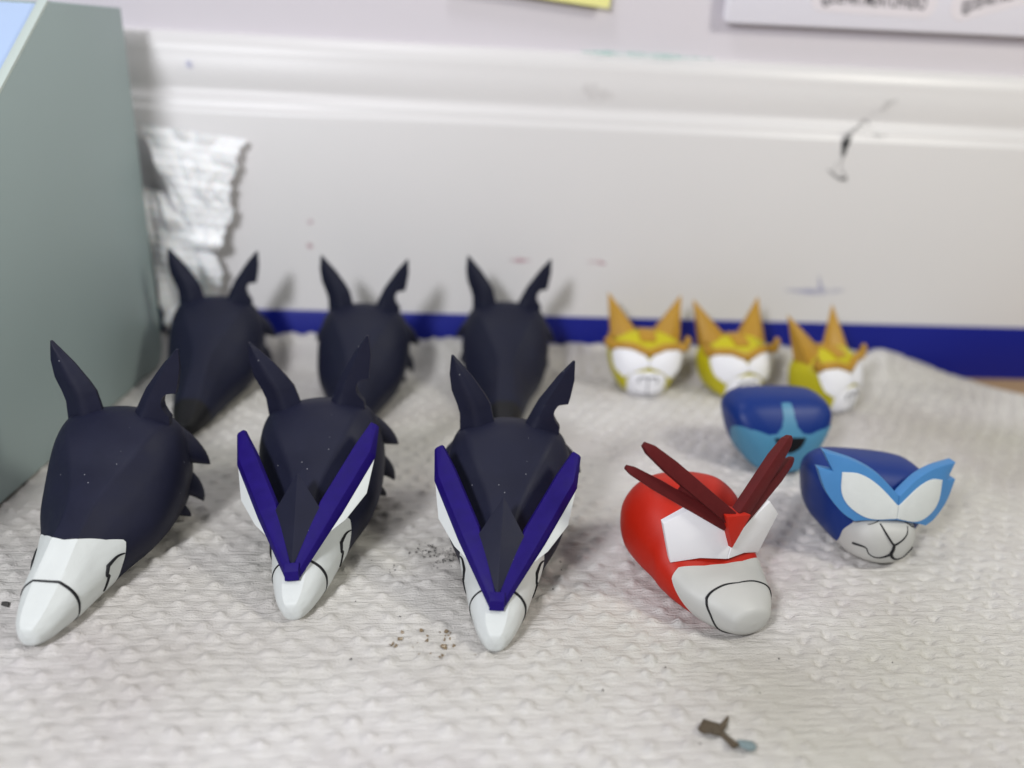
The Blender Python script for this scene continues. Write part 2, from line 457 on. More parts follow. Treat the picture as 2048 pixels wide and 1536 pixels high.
mark('scuff_mark', [(1655, 338), (1668, 350), (1682, 358), (1694, 356)], [0.1, 0.35, 0.5, 0.9], SM_D)
mark('scuff_mark', [(1676, 322), (1668, 338), (1672, 350)], [0.1, 0.2, 0.3], SM_L)
mark('scuff_mark', [(1715, 248), (1728, 241), (1740, 247)], [0.3, 0.8, 0.3], SM_L, lift=3.4)
mark('scuff_mark', [(1762, 222), (1775, 208), (1796, 200)], [0.4, 1.1, 0.3], SM_L, lift=-0.2)
mark('scuff_mark', [(1745, 268), (1760, 272), (1775, 271)], [0.2, 0.5, 0.2], SM_L, lift=0.3)
mark('smudge', [(1570, 580), (1605, 582), (1640, 584), (1690, 580)], [0.2, 0.9, 1.3, 0.2], SM_B)
mark('smudge', [(1638, 552), (1640, 568), (1642, 584)], [0.3, 0.6, 1.2], SM_B)
mark('smudge', [(614, 442), (620, 444), (626, 442)], [0.4, 0.9, 0.4], SM_P)
mark('smudge', [(614, 490), (620, 492), (625, 490)], [0.5, 1.1, 0.5], SM_P)
mark('smudge', [(1018, 520), (1036, 521), (1062, 520)], [0.2, 0.8, 0.2], SM_P)
mark('smudge', [(1175, 524), (1195, 524), (1212, 528)], [0.2, 0.8, 0.2], SM_P)
mark('smudge', [(372, 121), (377, 127), (382, 136)], [0.4, 0.9, 0.4], SM_B, lift=-2.2)
mark('smudge', [(1165, 172), (1195, 185), (1230, 192)], [0.8, 2.2, 0.4], smudge_mat('dust_smudge', (150, 140, 140), 0.13), lift=-1.5)
mark('teal_smear', [(1160, 103), (1260, 108), (1340, 113), (1430, 118)], [0.15, 0.9, 0.7, 0.1], SM_T, lift=-3.3)

# sticky note and card on the wall
nb = wp(1218, 17, WALL+5)
a = R(4.5); du = Vector((math.cos(a), 0, -math.sin(a))); dv = Vector((math.sin(a), 0, math.cos(a)))
vs = []; fs = []
for i in range(13):
    for j in range(13):
        u = -50*i/12; v = 50*j/12; lift = 3.0*(1-j/12)**2
        p = nb+du*u+dv*v; vs.append((p.x, WALL+7.7-lift, p.z))
for i in range(12):
    for j in range(12): fs.append((i*13+j, i*13+j+1, (i+1)*13+j+1, (i+1)*13+j))
tag(obj('sticky_note', vs, fs, M['note']), 'yellow paper note stuck on the wall at the top edge', 'note')

cb = wp(1446, 45, WALL+4.5)
ca = empty('wall_card', (cb.x, WALL+4.5, cb.z), 0)
ca.rotation_euler = (0, R(-0.6), 0)
tag(ca, 'white card with rounded corners and black handle stickers fixed to the wall', 'card')
w_, h_, rc = 130, 55, 2.0
pl = []
for cx, cz, a0 in ((rc, rc, 180), (w_-rc, rc, 270), (w_-rc, h_-rc, 0), (rc, h_-rc, 90)):
    for k in range(6): g = R(a0+18*k); pl.append((cx+rc*math.cos(g), cz+rc*math.sin(g)))
MB().prism(pl, lambda u, v, d: (u, d, v), 0, 0.8, 0.15).build('board', M['card'], ca)
def sticker(u0, v0, ang, L_, H_, text, size):
    e = []
    c_, s_ = math.cos(ang), math.sin(ang)
    r_ = H_*0.45
    for cx, cz, a0 in ((r_, r_, 180), (L_-r_, r_, 270), (L_-r_, H_-r_, 0), (r_, H_-r_, 90)):
        for k in range(7): g = R(a0+15*k); e.append((cx+r_*math.cos(g), cz+r_*math.sin(g)))
    f = lambda u, v, d: (u0+u*c_-v*s_, d, v0+u*s_+v*c_)
    s = MB().prism(e, f, -0.1, -0.02, 0.0).build('sticker', M['sticker'], ca)
    cu = bpy.data.curves.new('handle_text', 'FONT'); cu.body = text; cu.size = size; cu.extrude = 0
    cu.offset = 0.05
    to = bpy.data.objects.new('tmp', cu); COL.objects.link(to)
    bpy.context.view_layer.update()
    me = bpy.data.meshes.new_from_object(to.evaluated_get(bpy.context.evaluated_depsgraph_get()))
    bpy.data.objects.remove(to)
    wmax = max(v.co.x for v in me.vertices)
    k = (L_-2*r_*0.9)/wmax
    for v in me.vertices:
        u, vv = r_*0.9+v.co.x*k, H_*0.30+v.co.y*1.0
        q = f(u, vv, -0.16); v.co = Vector(q)*MM
    me.name = 'lettering'
    link('lettering', me, M['print'], s, smooth=False)
sticker(26.0, 4.4, R(-1.0), 40, 8.2, '@DEPARTMENTOFHERO', 4.8)
sticker(72.0, 2.6, R(16), 37, 8.2, '@DEPARTMENTOFHERO', 4.4)

# ------------------------------------------------------------------ paper towel
def noise_grid(nx, ny, cx, cy, seed):
    r = np.random.default_rng(seed); g = r.normal(size=(cy+3, cx+3))
    X = np.linspace(0, cx, nx); Y = np.linspace(0, cy, ny)
    xi = X.astype(int); yi = Y.astype(int); fx = X-xi; fy = Y-yi
    fx = fx*fx*(3-2*fx); fy = (fy*fy*(3-2*fy))[:, None]
    a = g[np.ix_(yi, xi)]*(1-fx)+g[np.ix_(yi, xi+1)]*fx
    b = g[np.ix_(yi+1, xi)]*(1-fx)+g[np.ix_(yi+1, xi+1)]*fx
    return a*(1-fy)+b*fy

def sstep(a, b, x):
    t = np.clip((x-a)/(b-a), 0, 1); return t*t*(3-2*t)

def make_towel():
    x0, x1, y0 = -135.0, 225.0, 20.0
    nx, ny = 800, 520
    xs = np.linspace(x0, x1, nx)
    tor = np.random.default_rng(12).normal(size=nx)
    tor = np.convolve(tor, np.hanning(25)/4, 'same')
    edge = 255.6 - 0.9*np.abs(tor) + 0.6*np.sin(xs*0.21)
    edge = edge - 26*sstep(165, 205, xs) - 40*sstep(200, 225, xs)
    v = np.linspace(0, 1, ny)[:, None]
    Y = y0+(edge[None, :]-y0)*v; X = np.repeat(xs[None, :], ny, 0)
    Z = 0.45*noise_grid(nx, ny, 16, 10, 3)*sstep(0, 1, 1)
    Z = Z*0.6
    # embossing: staggered dots, raised on the left of the sheet, pressed in on the right
    emb = np.zeros_like(X)
    px_, py_ = 5.5, 3.1
    jx = 0.75*noise_grid(nx, ny, 55, 40, 5); jy = 0.5*noise_grid(nx, ny, 55, 40, 6)
    XX = X*math.cos(0.07)+Y*math.sin(0.07)+jx; YY = -X*math.sin(0.07)+Y*math.cos(0.07)+jy
    row = np.round(YY/py_); off = (np.mod(row, 2))*0.5
    cxn = np.round(XX/px_-off)+off
    h = np.sin(row*12.9898+cxn*78.233)*43758.5453; h = h-np.floor(h)
    d2 = ((XX-cxn*px_)/0.88)**2+((YY-row*py_)/0.72)**2
    dot = (1-np.exp(-1.6*np.exp(-d2*0.9)))/0.8*(0.35+0.9*h)
    sign = 1-2*sstep(45, 70, X+0.25*(Y-120))
    emb = dot*sign*np.where(sign > 0, 0.85, 1.0)
    # creases running across the sheet
    cre = noise_grid(nx, ny, 60, 190, 9)*0.10 + noise_grid(nx, ny, 110, 330, 10)*0.07
    Z = Z+emb+cre*(0.5+0.5*sstep(0.9, -0.4, sign))
    # back edge bunched up against the trim
    dist = edge[None, :]-Y
    rise = 7.5+2.2*np.interp(xs, [-130, -60, 0, 60, 110, 150, 225], [0.5, 0.8, 0.3, 0.2, 0.6, 0.1, 0])+0.5*np.sin(xs*0.13)+0.5*tor
    rise = rise*(1-0.85*sstep(150, 190, xs))
    prof_ = sstep(11, 1.5, dist)
    Z = Z+rise[None, :]*prof_
    Z = np.maximum(Z, DESK_Z+0.4)
    vs = np.stack([X, Y, Z], -1).reshape(-1, 3)
    I = np.arange(nx*ny).reshape(ny, nx)
    fs = np.stack([I[:-1, :-1], I[:-1, 1:], I[1:, 1:], I[1:, :-1]], -1).reshape(-1, 4)
    me = bpy.data.meshes.new('paper_towel')
    me.vertices.add(len(vs)); me.vertices.foreach_set('co', (vs*MM).ravel())
    me.loops.add(fs.size); me.loops.foreach_set('vertex_index', fs.ravel().astype(np.int32))
    me.polygons.add(len(fs)); me.polygons.foreach_set('loop_start', np.arange(0, fs.size, 4, dtype=np.int32))
    me.update(calc_edges=True); me.validate()
    return link('paper_towel', me, M['towel'], sharp=180)
tag(make_towel(), 'stained white embossed paper towel spread under all the painted heads', 'paper towel')

# crumpled scrap of towel stuck between box and wall
def make_crumple():
    o = empty('crumpled_paper_towel', (0, 0, 0))
    tag(o, 'crumpled white paper towel scrap wedged behind the grey box', 'paper towel')
    def sheet(name, L_, R_, zt, zb, yb, seed, amp, nz=70, nx=46):
        vs = []; fs = []
        nz_ = noise_grid(nx, nz, 5, 7, seed)*amp; n2 = noise_grid(nx, nz, 10, 12, seed+1)*0.18
        for j in range(nz):
            v = j/(nz-1)
            for i in range(nx):
                u = i/(nx-1)
                l = np.interp(v, L_[0], L_[1]); r = np.interp(v, R_[0], R_[1])
                x = l+(r-l)*u + (0.35*math.sin(v*70)+0.5*math.sin(v*31+1))*u**4
                z = zt+(zb-zt)*v - 3.2*u*(1-v)
                q = 0.22*math.sin(z*2.3+0.2*x)*(0.6+0.4*math.sin(x*1.9+math.floor(z/2.7)))
                y = yb-2.4-abs(nz_[j, i])-n2[j, i]-q - 2.6*math.sin(math.pi*v)*(0.6+0.4*u) - 3.0*math.exp(-((v-0.86)/0.08)**2)
                vs.append((x, min(y, WALL-1.2), z))
        for j in range(nz-1):
            for i in range(nx-1): fs.append((j*nx+i, j*nx+i+1, (j+1)*nx+i+1, (j+1)*nx+i))
        return obj(name, vs, fs, M['tissue'], o, sharp=60)
    a_ = wp(300, 250, WALL-6); b_ = wp(484, 285, WALL-6); c_ = wp(436, 525, WALL-6)
    sheet('folded_flap', ([0, 1], [a_.x-4, a_.x+10]), ([0, 0.45, 0.55, 0.8, 1], [b_.x, c_.x+4.5, c_.x+6, c_.x+2, c_.x-1]), a_.z, c_.z, WALL, 21, 0.9)
    d_ = wp(400, 540, WALL-3)
    sheet('lower_fold', ([0, 1], [a_.x-6, a_.x-2]), ([0, 0.5, 1], [a_.x+8, a_.x+17, d_.x-2]), c_.z+22, 6, WALL, 31, 1.4)
make_crumple()

# ------------------------------------------------------------------ grey box at the left
def make_box():
    near_b = Vector((-96.3, 162.3, 0.5)); far_b = Vector((-88.0, 250.0, 0.5))
    dirv = Vector((far_b.x-near_b.x, far_b.y-near_b.y, 0)).normalized()
    o = empty('storage_box', (near_b.x, near_b.y, 0.6), math.atan2(-dirv.x, dirv.y))
    tag(o, 'grey green plastic box with bluish light painted on its sloping face, left of the heads', 'storage box')
    # local: y along the side panel, x = 0 is the side facing the heads
    yf = 88.2; t = 2.4; wd = 70.0; H = 103.4
    side = [(-45, 0), (yf, 0), (yf, H), (52.2, H), (-45, 29.5)]
    MB().prism(side, lambda u, v, d: (-d, u, v), 0, t, 0.5).build('side_panel', M['box'], o)
    MB().prism(side, lambda u, v, d: (-wd-d, u, v), 0, t, 0.5).build('side_panel', M['box'], o)
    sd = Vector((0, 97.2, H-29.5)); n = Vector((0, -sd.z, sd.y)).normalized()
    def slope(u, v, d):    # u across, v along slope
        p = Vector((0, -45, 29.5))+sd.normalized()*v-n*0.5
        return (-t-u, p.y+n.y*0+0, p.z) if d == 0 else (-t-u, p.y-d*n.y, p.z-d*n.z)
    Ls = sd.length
    sl = MB().prism([(0.05, 0.3), (wd-t-0.05, 0.3), (wd-t-0.05, Ls-0.4), (0.05, Ls-0.4)], slope, 0.0, 2.0, 0.2).build('sloping_face', M['box_face_lit'], o)
    # raised pale rim along the slope edge of the near side panel
    MB().hull([(x, y+dy*0.0, z+dz) for x in (-0.1, -t+0.1) for (y, z) in ((-44.6, 30.1), (52.0, H+0.2)) for dy in (0,) for dz in (-0.6, 0.25)], 0.1).build('rim', M['box_edge'], o)
    MB().hull([(x, y, z) for x in (-t-0.05, -wd+0.05) for y in (52.6, yf-0.3) for z in (H-2.2, H-0.2)], 0.2).build('top_panel', M['box'], o)
    MB().hull([(x, y, z) for x in (-t-0.05, -wd+0.05) for y, z in ((yf-0.2, 0.3), (yf-2.4, 0.3), (yf-0.2, H-2.4), (yf-2.4, H-2.4))], 0.2).build('back_panel', M['box'], o)
    MB().hull([(x, y, z) for x in (-t-0.05, -wd+0.05) for y in (-44.8, -42.6) for z in (0.3, 27.5)], 0.2).build('front_panel', M['box'], o)
    MB().hull([(x, y, z) for x in (-t-0.05, -wd+0.05) for y in (-42.5, yf-2.6) for z in (0.3, 2.2)], 0.2).build('bottom_panel', M['box'], o)
make_box()

# ------------------------------------------------------------------ wolf heads
WOLF = Loft([
 (0.0, 3.3, (0.05, 3.3), (0.1, 3.2), (0.1, 3.0), (0.1, 2.8), 2.7),
 (0.25, 4.4, (0.8, 4.35), (1.15, 3.7), (1.3, 2.9), (0.9, 1.7), 1.4),
 (1.0, 5.1, (1.35, 5.05), (1.9, 4.1), (2.15, 2.9), (1.5, 1.2), 0.8),
 (3.0, 6.4, (1.9, 6.35), (2.95, 5.0), (3.4, 3.3), (2.5, 1.0), 0.3),
 (8.0, 9.1, (2.3, 9.0), (4.3, 7.0), (5.1, 4.3), (4.0, 1.0), 0.0),
 (15.0, 12.8, (2.3, 12.7), (5.1, 9.6), (6.8, 5.5), (5.3, 1.2), 0.0),
 (22.0, 16.6, (2.5, 16.4), (6.5, 12.6), (9.0, 7.4), (7.0, 1.6), 0.0),
 (28.0, 20.3, (4.7, 19.9), (9.3, 15.6), (11.9, 9.0), (8.8, 2.0), 0.1),
 (34.0, 24.8, (7.9, 24.1), (11.8, 18.9), (13.1, 11.0), (9.8, 2.5), 0.3),
 (39.0, 27.3, (9.4, 25.6), (12.7, 20.4), (13.3, 12.0), (10.0, 3.0), 0.6),
 (44.0, 26.6, (8.8, 24.8), (11.9, 20.0), (12.5, 12.0), (9.6, 3.5), 1.0),
 (48.0, 23.8, (6.4, 22.2), (9.2, 17.5), (10.4, 11.2), (8.2, 4.5), 2.5),
 (50.5, 19.0, (4.2, 18.0), (6.2, 15.0), (7.0, 11.0), (5.4, 6.6), 5.2),
 (51.5, 13.0, (0.1, 13.0), (0.15, 12.5), (0.2, 12.0), (0.1, 11.5), 11.0)], crease=lambda t: float(np.interp(t, [0, 8, 16, 26, 37, 42], [0.85, 0.75, 0.85, 0.9, 0.6, 0.0])))
PH = list(np.linspace(-5, 5, 81))
def bwolf(p):            # back edge of the white muzzle paint
    return float(np.interp(abs(p), [0, 1, 2, 2.55, 2.6, 3.3, 4, 5], [15.0, 15.4, 18.4, 21.0, 21.0, 18.6, 17.4, 17.0]))

def ear_part(name, prof, y0, lean, T, m, parent, ridge=0.5):
    """prof rows (z, left x, right x, cut x or None) from tip to base; lens-shaped section with a front spine"""
    vsF = []; n = 9; rows = len(prof)
    vs = []; fs = []
    for z, l, r, cut in prof:
        k = (prof[0][0]-z)/(prof[0][0]-prof[-1][0])
        th = T*(0.18+0.82*k**0.75)
        rr = r if cut is None else cut
        yb = y0+lean*(1-k)
        for side in (-1, 1):
            for i in range(n):
                x = l+(rr-l)*i/(n-1)
                u = (x-l)/max(r-l, 1e-6)
                rp = ridge
                lens = (u/rp)**0.6 if u < rp else 1-0.55*((u-rp)/(1-rp))**1.2
                if ridge > 0.4: lens = (u/rp)**0.7 if u < rp else ((1-u)/(1-rp))**0.7
                lens = max(lens, 0.22)
                vs.append((x, yb+side*th*0.5*lens*(1.25 if side < 0 else 0.75), z))
    w2 = 2*n
    for j in range(rows-1):
        for i in range(n-1):
            fs.append((j*w2+i, j*w2+i+1, (j+1)*w2+i+1, (j+1)*w2+i))
            fs.append((j*w2+n+i, (j+1)*w2+n+i, (j+1)*w2+n+i+1, j*w2+n+i+1))
        fs.append((j*w2, (j+1)*w2, (j+1)*w2+n, j*w2+n)); fs.append((j*w2+n-1, j*w2+2*n-1, (j+1)*w2+2*n-1, (j+1)*w2+n-1))
    fs.append(tuple(range(n))+tuple(range(2*n-1, n-1, -1)))
    b = (rows-1)*w2; fs.append(tuple(b+i for i in range(n))+tuple(b+i for i in range(2*n-1, n-1, -1)))
    return obj(name, vs, fs, m, parent, sharp=38)

def interp_rows(zs, keysL, keysR, keysC=None):
    out = []
    for z in zs:
        l = float(np.interp(-z, [-a for a, _ in keysL], [b for _, b in keysL])); r = float(np.interp(-z, [-a for a, _ in keysR], [b for _, b in keysR]))
        c = None
        if keysC and keysC[-1][0] <= z <= keysC[0][0]: c = float(np.interp(-z, [-a for a, _ in keysC], [b for _, b in keysC]))
        out.append((z, l, r, c))
    return out

def tuft(parent, m, p0, p1, p2, r0, side, flat):
    P = []
    for i in range(9):
        t = i/8; P.append(tuple(side*c if k == 0 else c for k, c in enumerate([(1-t)**2*p0[j]+2*t*(1-t)*p1[j]+t*t*p2[j] for j in range(3)])))
    rad = [(r0*(1-(i/8))**0.8*0.62+0.06, r0*(1-(i/8))**0.8+0.06) for i in range(9)]
    return MB().tube(P, rad, 12, flat=flat).build('cheek_tuft', m, parent, sharp=50)

EARZ1 = list(np.linspace(41, 21, 41))
def make_wolf(kind):
    o = empty('wolf_head', (0, 0, 0))
    dark = M['black'] if kind == 'black' else M['navy']
    if kind == 'black':
        v, f = WOLF.patch(7.6, 51.5, PH, 46); obj('head_shell', v, f, dark, o, sharp=34, weld=0.005)
        v, f = WOLF.patch(0.0, 7.6, PH, 22, off=0.0, ease=1.7); obj('nose', v, f, M['nose_black'], o, sharp=30, weld=0.005)
    else:
        v, f = WOLF.patch(bwolf, 51.5, PH, 44); obj('head_shell', v, f, dark, o, sharp=34, weld=0.005)
        v, f = WOLF.patch(8.0, bwolf, PH, 20, off=0.12, skirt=0.2); sn = obj('muzzle', v, f, M['white'], o, sharp=30)
        v, f = WOLF.patch(0.0, 8.0, PH, 24, off=0.0, ease=1.7); obj('nose', v, f, M['white'], o, sharp=30, weld=0.005)
        MB_ = WOLF.line([(8.0, -3.6), (8.0, -2.5), (7.9, -1.2), (7.8, 0), (7.9, 1.2), (8.0, 2.5), (8.0, 3.6)], [0.1, 0.16, 0.2, 0.2, 0.26, 0.3, 0.12], lift=0.04)
        MB_.build('nose_line', M['line'], o)
        for s in (-1, 1):
            mb = WOLF.line([(19.8, 2.9*s), (18.2, 2.74*s), (15.8, 2.7*s, 'c'), (15.0, 2.95*s), (15.4, 3.08*s, 'c'), (14.2, 3.6*s)], [0.14, 0.28, 0.42, 0.34, 0.36, 0.24], lift=0.1)
            mb.build('mouth_line', M['line'], o)
    L1 = interp_rows(EARZ1, [(41, -12.7), (37, -13.0), (33.5, -12.5), (30.5, -11.3), (28.5, -10.7), (21, -10.5)],
                     [(41, -12.2), (38.6, -10.0), (36.6, -8.2), (33.0, -5.6), (31.0, -4.4), (28.5, -3.8), (21, -2.2)])
    ear_part('ear', L1, 40.5, 1.5, 4.6, dark, o, 0.55)
    Rz = sorted(set(list(np.linspace(41, 21, 41)) + [31.81, 31.75, 31.65, 31.4, 30.9, 30.3, 29.6, 28.9, 28.3, 27.8, 27.3, 27.0, 26.7, 26.6]), reverse=True)
    L2 = interp_rows(Rz, [(41, 12.3), (38, 9.7), (32.3, 5.7), (26.5, 2.9), (21, 1.2)], [(41, 12.8), (37, 12.9), (33.4, 12.3), (31.8, 11.9), (26.4, 10.4), (21, 10.0)],
                     [(31.8, 11.6), (31.7, 10.2), (31.4, 9.7), (30.6, 9.2), (29.6, 9.0), (28.6, 9.15), (27.6, 9.7), (27.2, 10.0), (26.6, 10.4)])
    ear_part('ear', L2, 40.5, 1.5, 4.2, dark, o, 0.25)
    for s in (-1, 1):
        tuft(o, dark, (8.8, 42.5, 19.5), (13.4, 44.0, 17.4), (15.8, 45.5, 13.2), 5.0, s, (0.1, 0.9, 0.2))
        tuft(o, dark, (9.0, 42.0, 11.5), (13.8, 43.5, 9.0), (13.9, 44.8, 4.2), 3.9, s, (0.1, 0.9, 0.2))
        tuft(o, dark, (9.0, 38.5, 6.5), (11.8, 40.0, 4.8), (12.2, 41.5, 2.2), 2.2, s, (0.1, 0.9, 0.2))
    if kind == 'visor':
        A0 = Vector((0.45, 4.5, 8.4)); B0 = Vector((14.9, 30.5, 24.6))
        for s in (-1, 1):
            ax = (B0-A0).normalized()
            u = Vector((0.75, -0.25, -0.75)); u = (u-ax*u.dot(ax)).normalized()     # outward and down
            v = ax.cross(u).normalized()
            if v.y > 0: v = -v                                                       # towards the viewer
            pts = []
            for k, lo, hi, hd, ridge in ((0.0, -1.5, 1.1, 0.8, 0.5), (0.42, -2.8, 2.0, 0.9, 1.1), (0.82, -2.7, 2.1, 0.9, 1.1), (1.0, -2.3, -0.4, 0.7, 0.3)):
                q = A0.lerp(B0, k)
                for a_, b_ in ((lo, -hd), (hi, -hd), (lo, 0.25), (hi, 0.25), (lo*0.35+hi*0.65, 0.25+ridge)):
                    p = q+u*a_+v*b_+(Vector((0, 0, -0.3)) if k == 0 else Vector((0, 0, 0)))
                    pts.append((s*max(p.x, 0.02), p.y, p.z))
            MB().hull(pts, 0.12).build('brow_blade', M['purple'], o, sharp=14)
            # white eye plate hanging under the blade
            P = lambda k, w, d=0.0: A0.lerp(B0, k)+u*w+v*(d-0.2)
            poly = [P(0.25, 1.2), P(0.84, 1.2), P(0.82, 2.0), P(0.60, 4.2), P(0.40, 3.2)]
            pts = [(s*q.x, q.y, q.z) for p in poly for q in (p+v*0.35, p-v*0.8)]
            MB().hull(pts, 0.15).build('eye_plate', M['white'], o, sharp=30)
        MB().hull([(x, y, z) for x in (-1.35, 1.35) for y, z in ((4.0, 9.2), (3.6, 7.4), (5.4, 10.2), (6.5, 8.0))], 0.12).build('brow_joint', M['purple'], o, sharp=14)
        MB().hull([(0, 5.2, 9.6), (-5.2, 13.5, 15.0), (5.2, 13.5, 15.0), (0, 18.6, 22.0), (0, 7.0, 8.0), (-3.0, 15.0, 12.5), (3.0, 15.0, 12.5), (0, 19.4, 14.0)], 0.12).build('crest', M['navy'], o, sharp=20)
    return o

def place(o, xc, D, rot_cam, z=-0.2):
    o.rotation_mode = 'XYZ'
    x, y = W(xc, D)
    o.location = Vector((x, y, z))*MM; o.rotation_euler = (0, 0, R(rot_cam)-PSI)
    return o
G1 = 'navy and black wolf heads'
wa = place(make_wolf('navy'), -80.2, 108.3, 0.5); wa.rotation_euler.y = R(1)
tag(wa, 'navy wolf head with white muzzle and no purple brow, nearest the grey box', 'figurine head', G1)
wb = place(make_wolf('visor'), -37.5, 118.6, 2.5); wb.rotation_euler.y = R(-6)
tag(wb, 'navy wolf head with purple V brow, left one of the two with that brow', 'figurine head', G1)
wc = place(copy_tree(wb), -0.5, 113.2, -1.5); wc.rotation_euler.y = R(-1)
tag(wc, 'navy wolf head with purple V brow standing next to the red head', 'figurine head', G1)
bk = place(make_wolf('black'), -85.0, 188.0, 5.5)
tag(bk, 'plain black wolf head in the back row nearest the grey box', 'figurine head', G1)
bk2 = place(copy_tree(bk), -43.5, 188.5, 2.0); tag(bk2, 'plain black wolf head in the middle of the back row of three', 'figurine head', G1)
bk3 = place(copy_tree(bk), -1.4, 198.0, 2.0); tag(bk3, 'plain black wolf head in the back row nearest the yellow cat heads', 'figurine head', G1)

# ------------------------------------------------------------------ red horned head
RED = Loft([
 (0.0, 4.3, (0.05, 4.3), (0.1, 4.2), (0.1, 4.0), (0.1, 3.8), 3.7),
 (0.3, 6.0, (1.4, 5.8), (2.4, 5.2), (2.8, 4.2), (2.0, 2.6), 2.0),
 (1.2, 6.9, (2.1, 6.6), (3.6, 5.7), (4.1, 4.2), (3.0, 1.8), 1.0),
 (4.0, 8.2, (3.1, 7.8), (5.5, 6.7), (6.2, 4.6), (4.7, 1.3), 0.3),
 (8.0, 9.0, (3.8, 8.7), (7.2, 7.4), (8.4, 5.0), (6.4, 1.2), 0.0),
 (12.0, 10.0, (4.2, 9.8), (8.4, 8.6), (9.8, 5.6), (7.6, 1.4), 0.0),
 (15.0, 13.2, (5.2, 12.6), (9.4, 10.6), (10.9, 6.8), (8.4, 1.6), 0.0),
 (19.0, 17.8, (6.8, 16.8), (10.8, 13.6), (12.2, 8.4), (9.4, 2.2), 0.0),
 (24.0, 20.4, (7.6, 19.4), (11.8, 15.8), (13.0, 9.6), (10.2, 2.8), 0.2),
 (29.0, 20.2, (7.4, 19.2), (11.2, 15.6), (12.4, 9.8), (9.6, 3.2), 0.8),
 (34.0, 17.5, (5.2, 16.6), (8.4, 13.8), (9.4, 9.8), (7.2, 4.8), 3.2),
 (36.6, 13.5, (2.6, 13.0), (4.2, 12.0), (4.6, 10.0), (3.6, 7.6), 6.8),
 (37.2, 10.2, (0.1, 10.2), (0.1, 10.1), (0.1, 10.0), (0.1, 9.8), 9.7)], crease=0.2)
for k_ in range(len(RED.ys)):
    w_ = 1+0.12*max(0.0, min(1.0, (19-RED.ys[k_])/6)); RED.P[k_, :, 0] *= w_; RED.T[k_, :, 0] *= w_
def make_red():
    o = empty('dragon_head', (0, 0, 0))
    tag(o, 'red head with four maroon brow spikes, white eye plates and grey muzzle', 'figurine head')
    bm_ = lambda p: float(np.interp(abs(p), [0, 1, 2, 2.6, 3.2, 4, 5], [11.0, 11.3, 12.6, 12.2, 9.8, 5.8, 3.0]))
    v, f = RED.patch(bm_, 37.2, PH, 46); obj('head_shell', v, f, M['red'], o, sharp=60, weld=0.005)
    v, f = RED.patch(0.0, bm_, PH, 34, off=0.25, skirt=0.5, ease=1.5); obj('muzzle', v, f, M['grey_white'], o, sharp=60, weld=0.02)
    mb = RED.line([(6.0, -0.1), (6.2, -0.8), (6.0, -1.5), (5.6, -2.2, 'c'), (4.8, -2.7), (3.8, -3.3), (3.0, -4.0), (2.4, -4.9)], [0.12, 0.2, 0.22, 0.28, 0.24, 0.2, 0.2, 0.36], lift=0.25)
    mb2 = RED.line([(6.0, -0.1), (6.2, 0.8), (6.0, 1.5), (5.6, 2.2, 'c'), (4.8, 2.7), (3.8, 3.3), (3.0, 4.0), (2.4, 4.9)], [0.12, 0.18, 0.2, 0.24, 0.2, 0.2, 0.2, 0.34], lift=0.25)
    mb.build('mouth_line', M['line'], o); mb2.build('mouth_line', M['line'], o)
    s_ = R(16)
    for s in (-1, 1):
        fn = lambda u, v_, d, s=s: (s*(u*math.cos(s_)+d*math.sin(s_)), 11.0+u*math.sin(s_)-d*math.cos(s_), v_+0.7)
        MB().prism([(0.02, 10.4), (5.5, 10.2), (11.2, 8.8), (14.6, 17.0), (9.8, 20.8), (0.02, 15.8)], fn, -1.2, 0.5, 0.15).build('eye_plate', M['bright_white'], o, sharp=30)
        def prong(a_, b_, wa_, ta_):
            a_ = Vector(a_); b_ = Vector(b_); ax = (b_-a_).normalized()
            u = Vector((-0.35, 0.2, 0.9)); u = (u-ax*u.dot(ax)).normalized(); v2 = ax.cross(u)
            pts = []
            for k, wq, tq in ((0, 1.0, 1.0), (0.7, 1.0, 1.0), (0.93, 0.75, 0.8), (1.0, 0.35, 0.6)):
                q = a_.lerp(b_, k)
                for i_ in (-1, 1):
                    for j_ in (-1, 1):
                        p = q+u*wa_*wq*i_+v2*ta_*tq*j_; pts.append((s*p.x, p.y, p.z))
            return pts
        T1 = (20.6, 17.6, 33.0) if s < 0 else (16.4, 19.6, 32.4)
        T2 = (22.6, 18.6, 28.0) if s < 0 else (18.6, 19.4, 27.6)
        br = MB(); br.hull(prong((0.9-1.2*s, 11.0, 20.2), T1, 1.4, 1.1), 0.2); br.build('brow_spike', M['maroon'], o, sharp=30)
        br = MB(); br.hull(prong((1.5-1.0*s, 11.2, 18.6), T2, 1.15, 0.95), 0.2); br.build('brow_spike', M['maroon'], o, sharp=30)
        A_ = [Vector((0.9-1.2*s, 11.1, 20.2)), Vector(T1), Vector((1.5-1.0*s, 11.3, 18.6)), Vector(T2)]
        MB().hull([(s*p.x, p.y+dy, p.z) for dy in (-0.35, 0.8) for p in (A_[0], A_[0].lerp(A_[1], 0.5), A_[2], A_[2].lerp(A_[3], 0.5))], 0.1).build('brow_web', M['maroon'], o, sharp=30)
    MB().hull([(-0.9, 9.3, 14.4), (-4.4, 9.4, 21.4), (1.5, 9.4, 21.4), (-3.6, 16, 21.6), (2.4, 16, 19.4), (0, 14, 13)], 0.15).build('beak', M['red'], o, sharp=30)
    return o
red = place(make_red(), 46.6, 121.4, 25.0); red.rotation_euler.y = R(7)

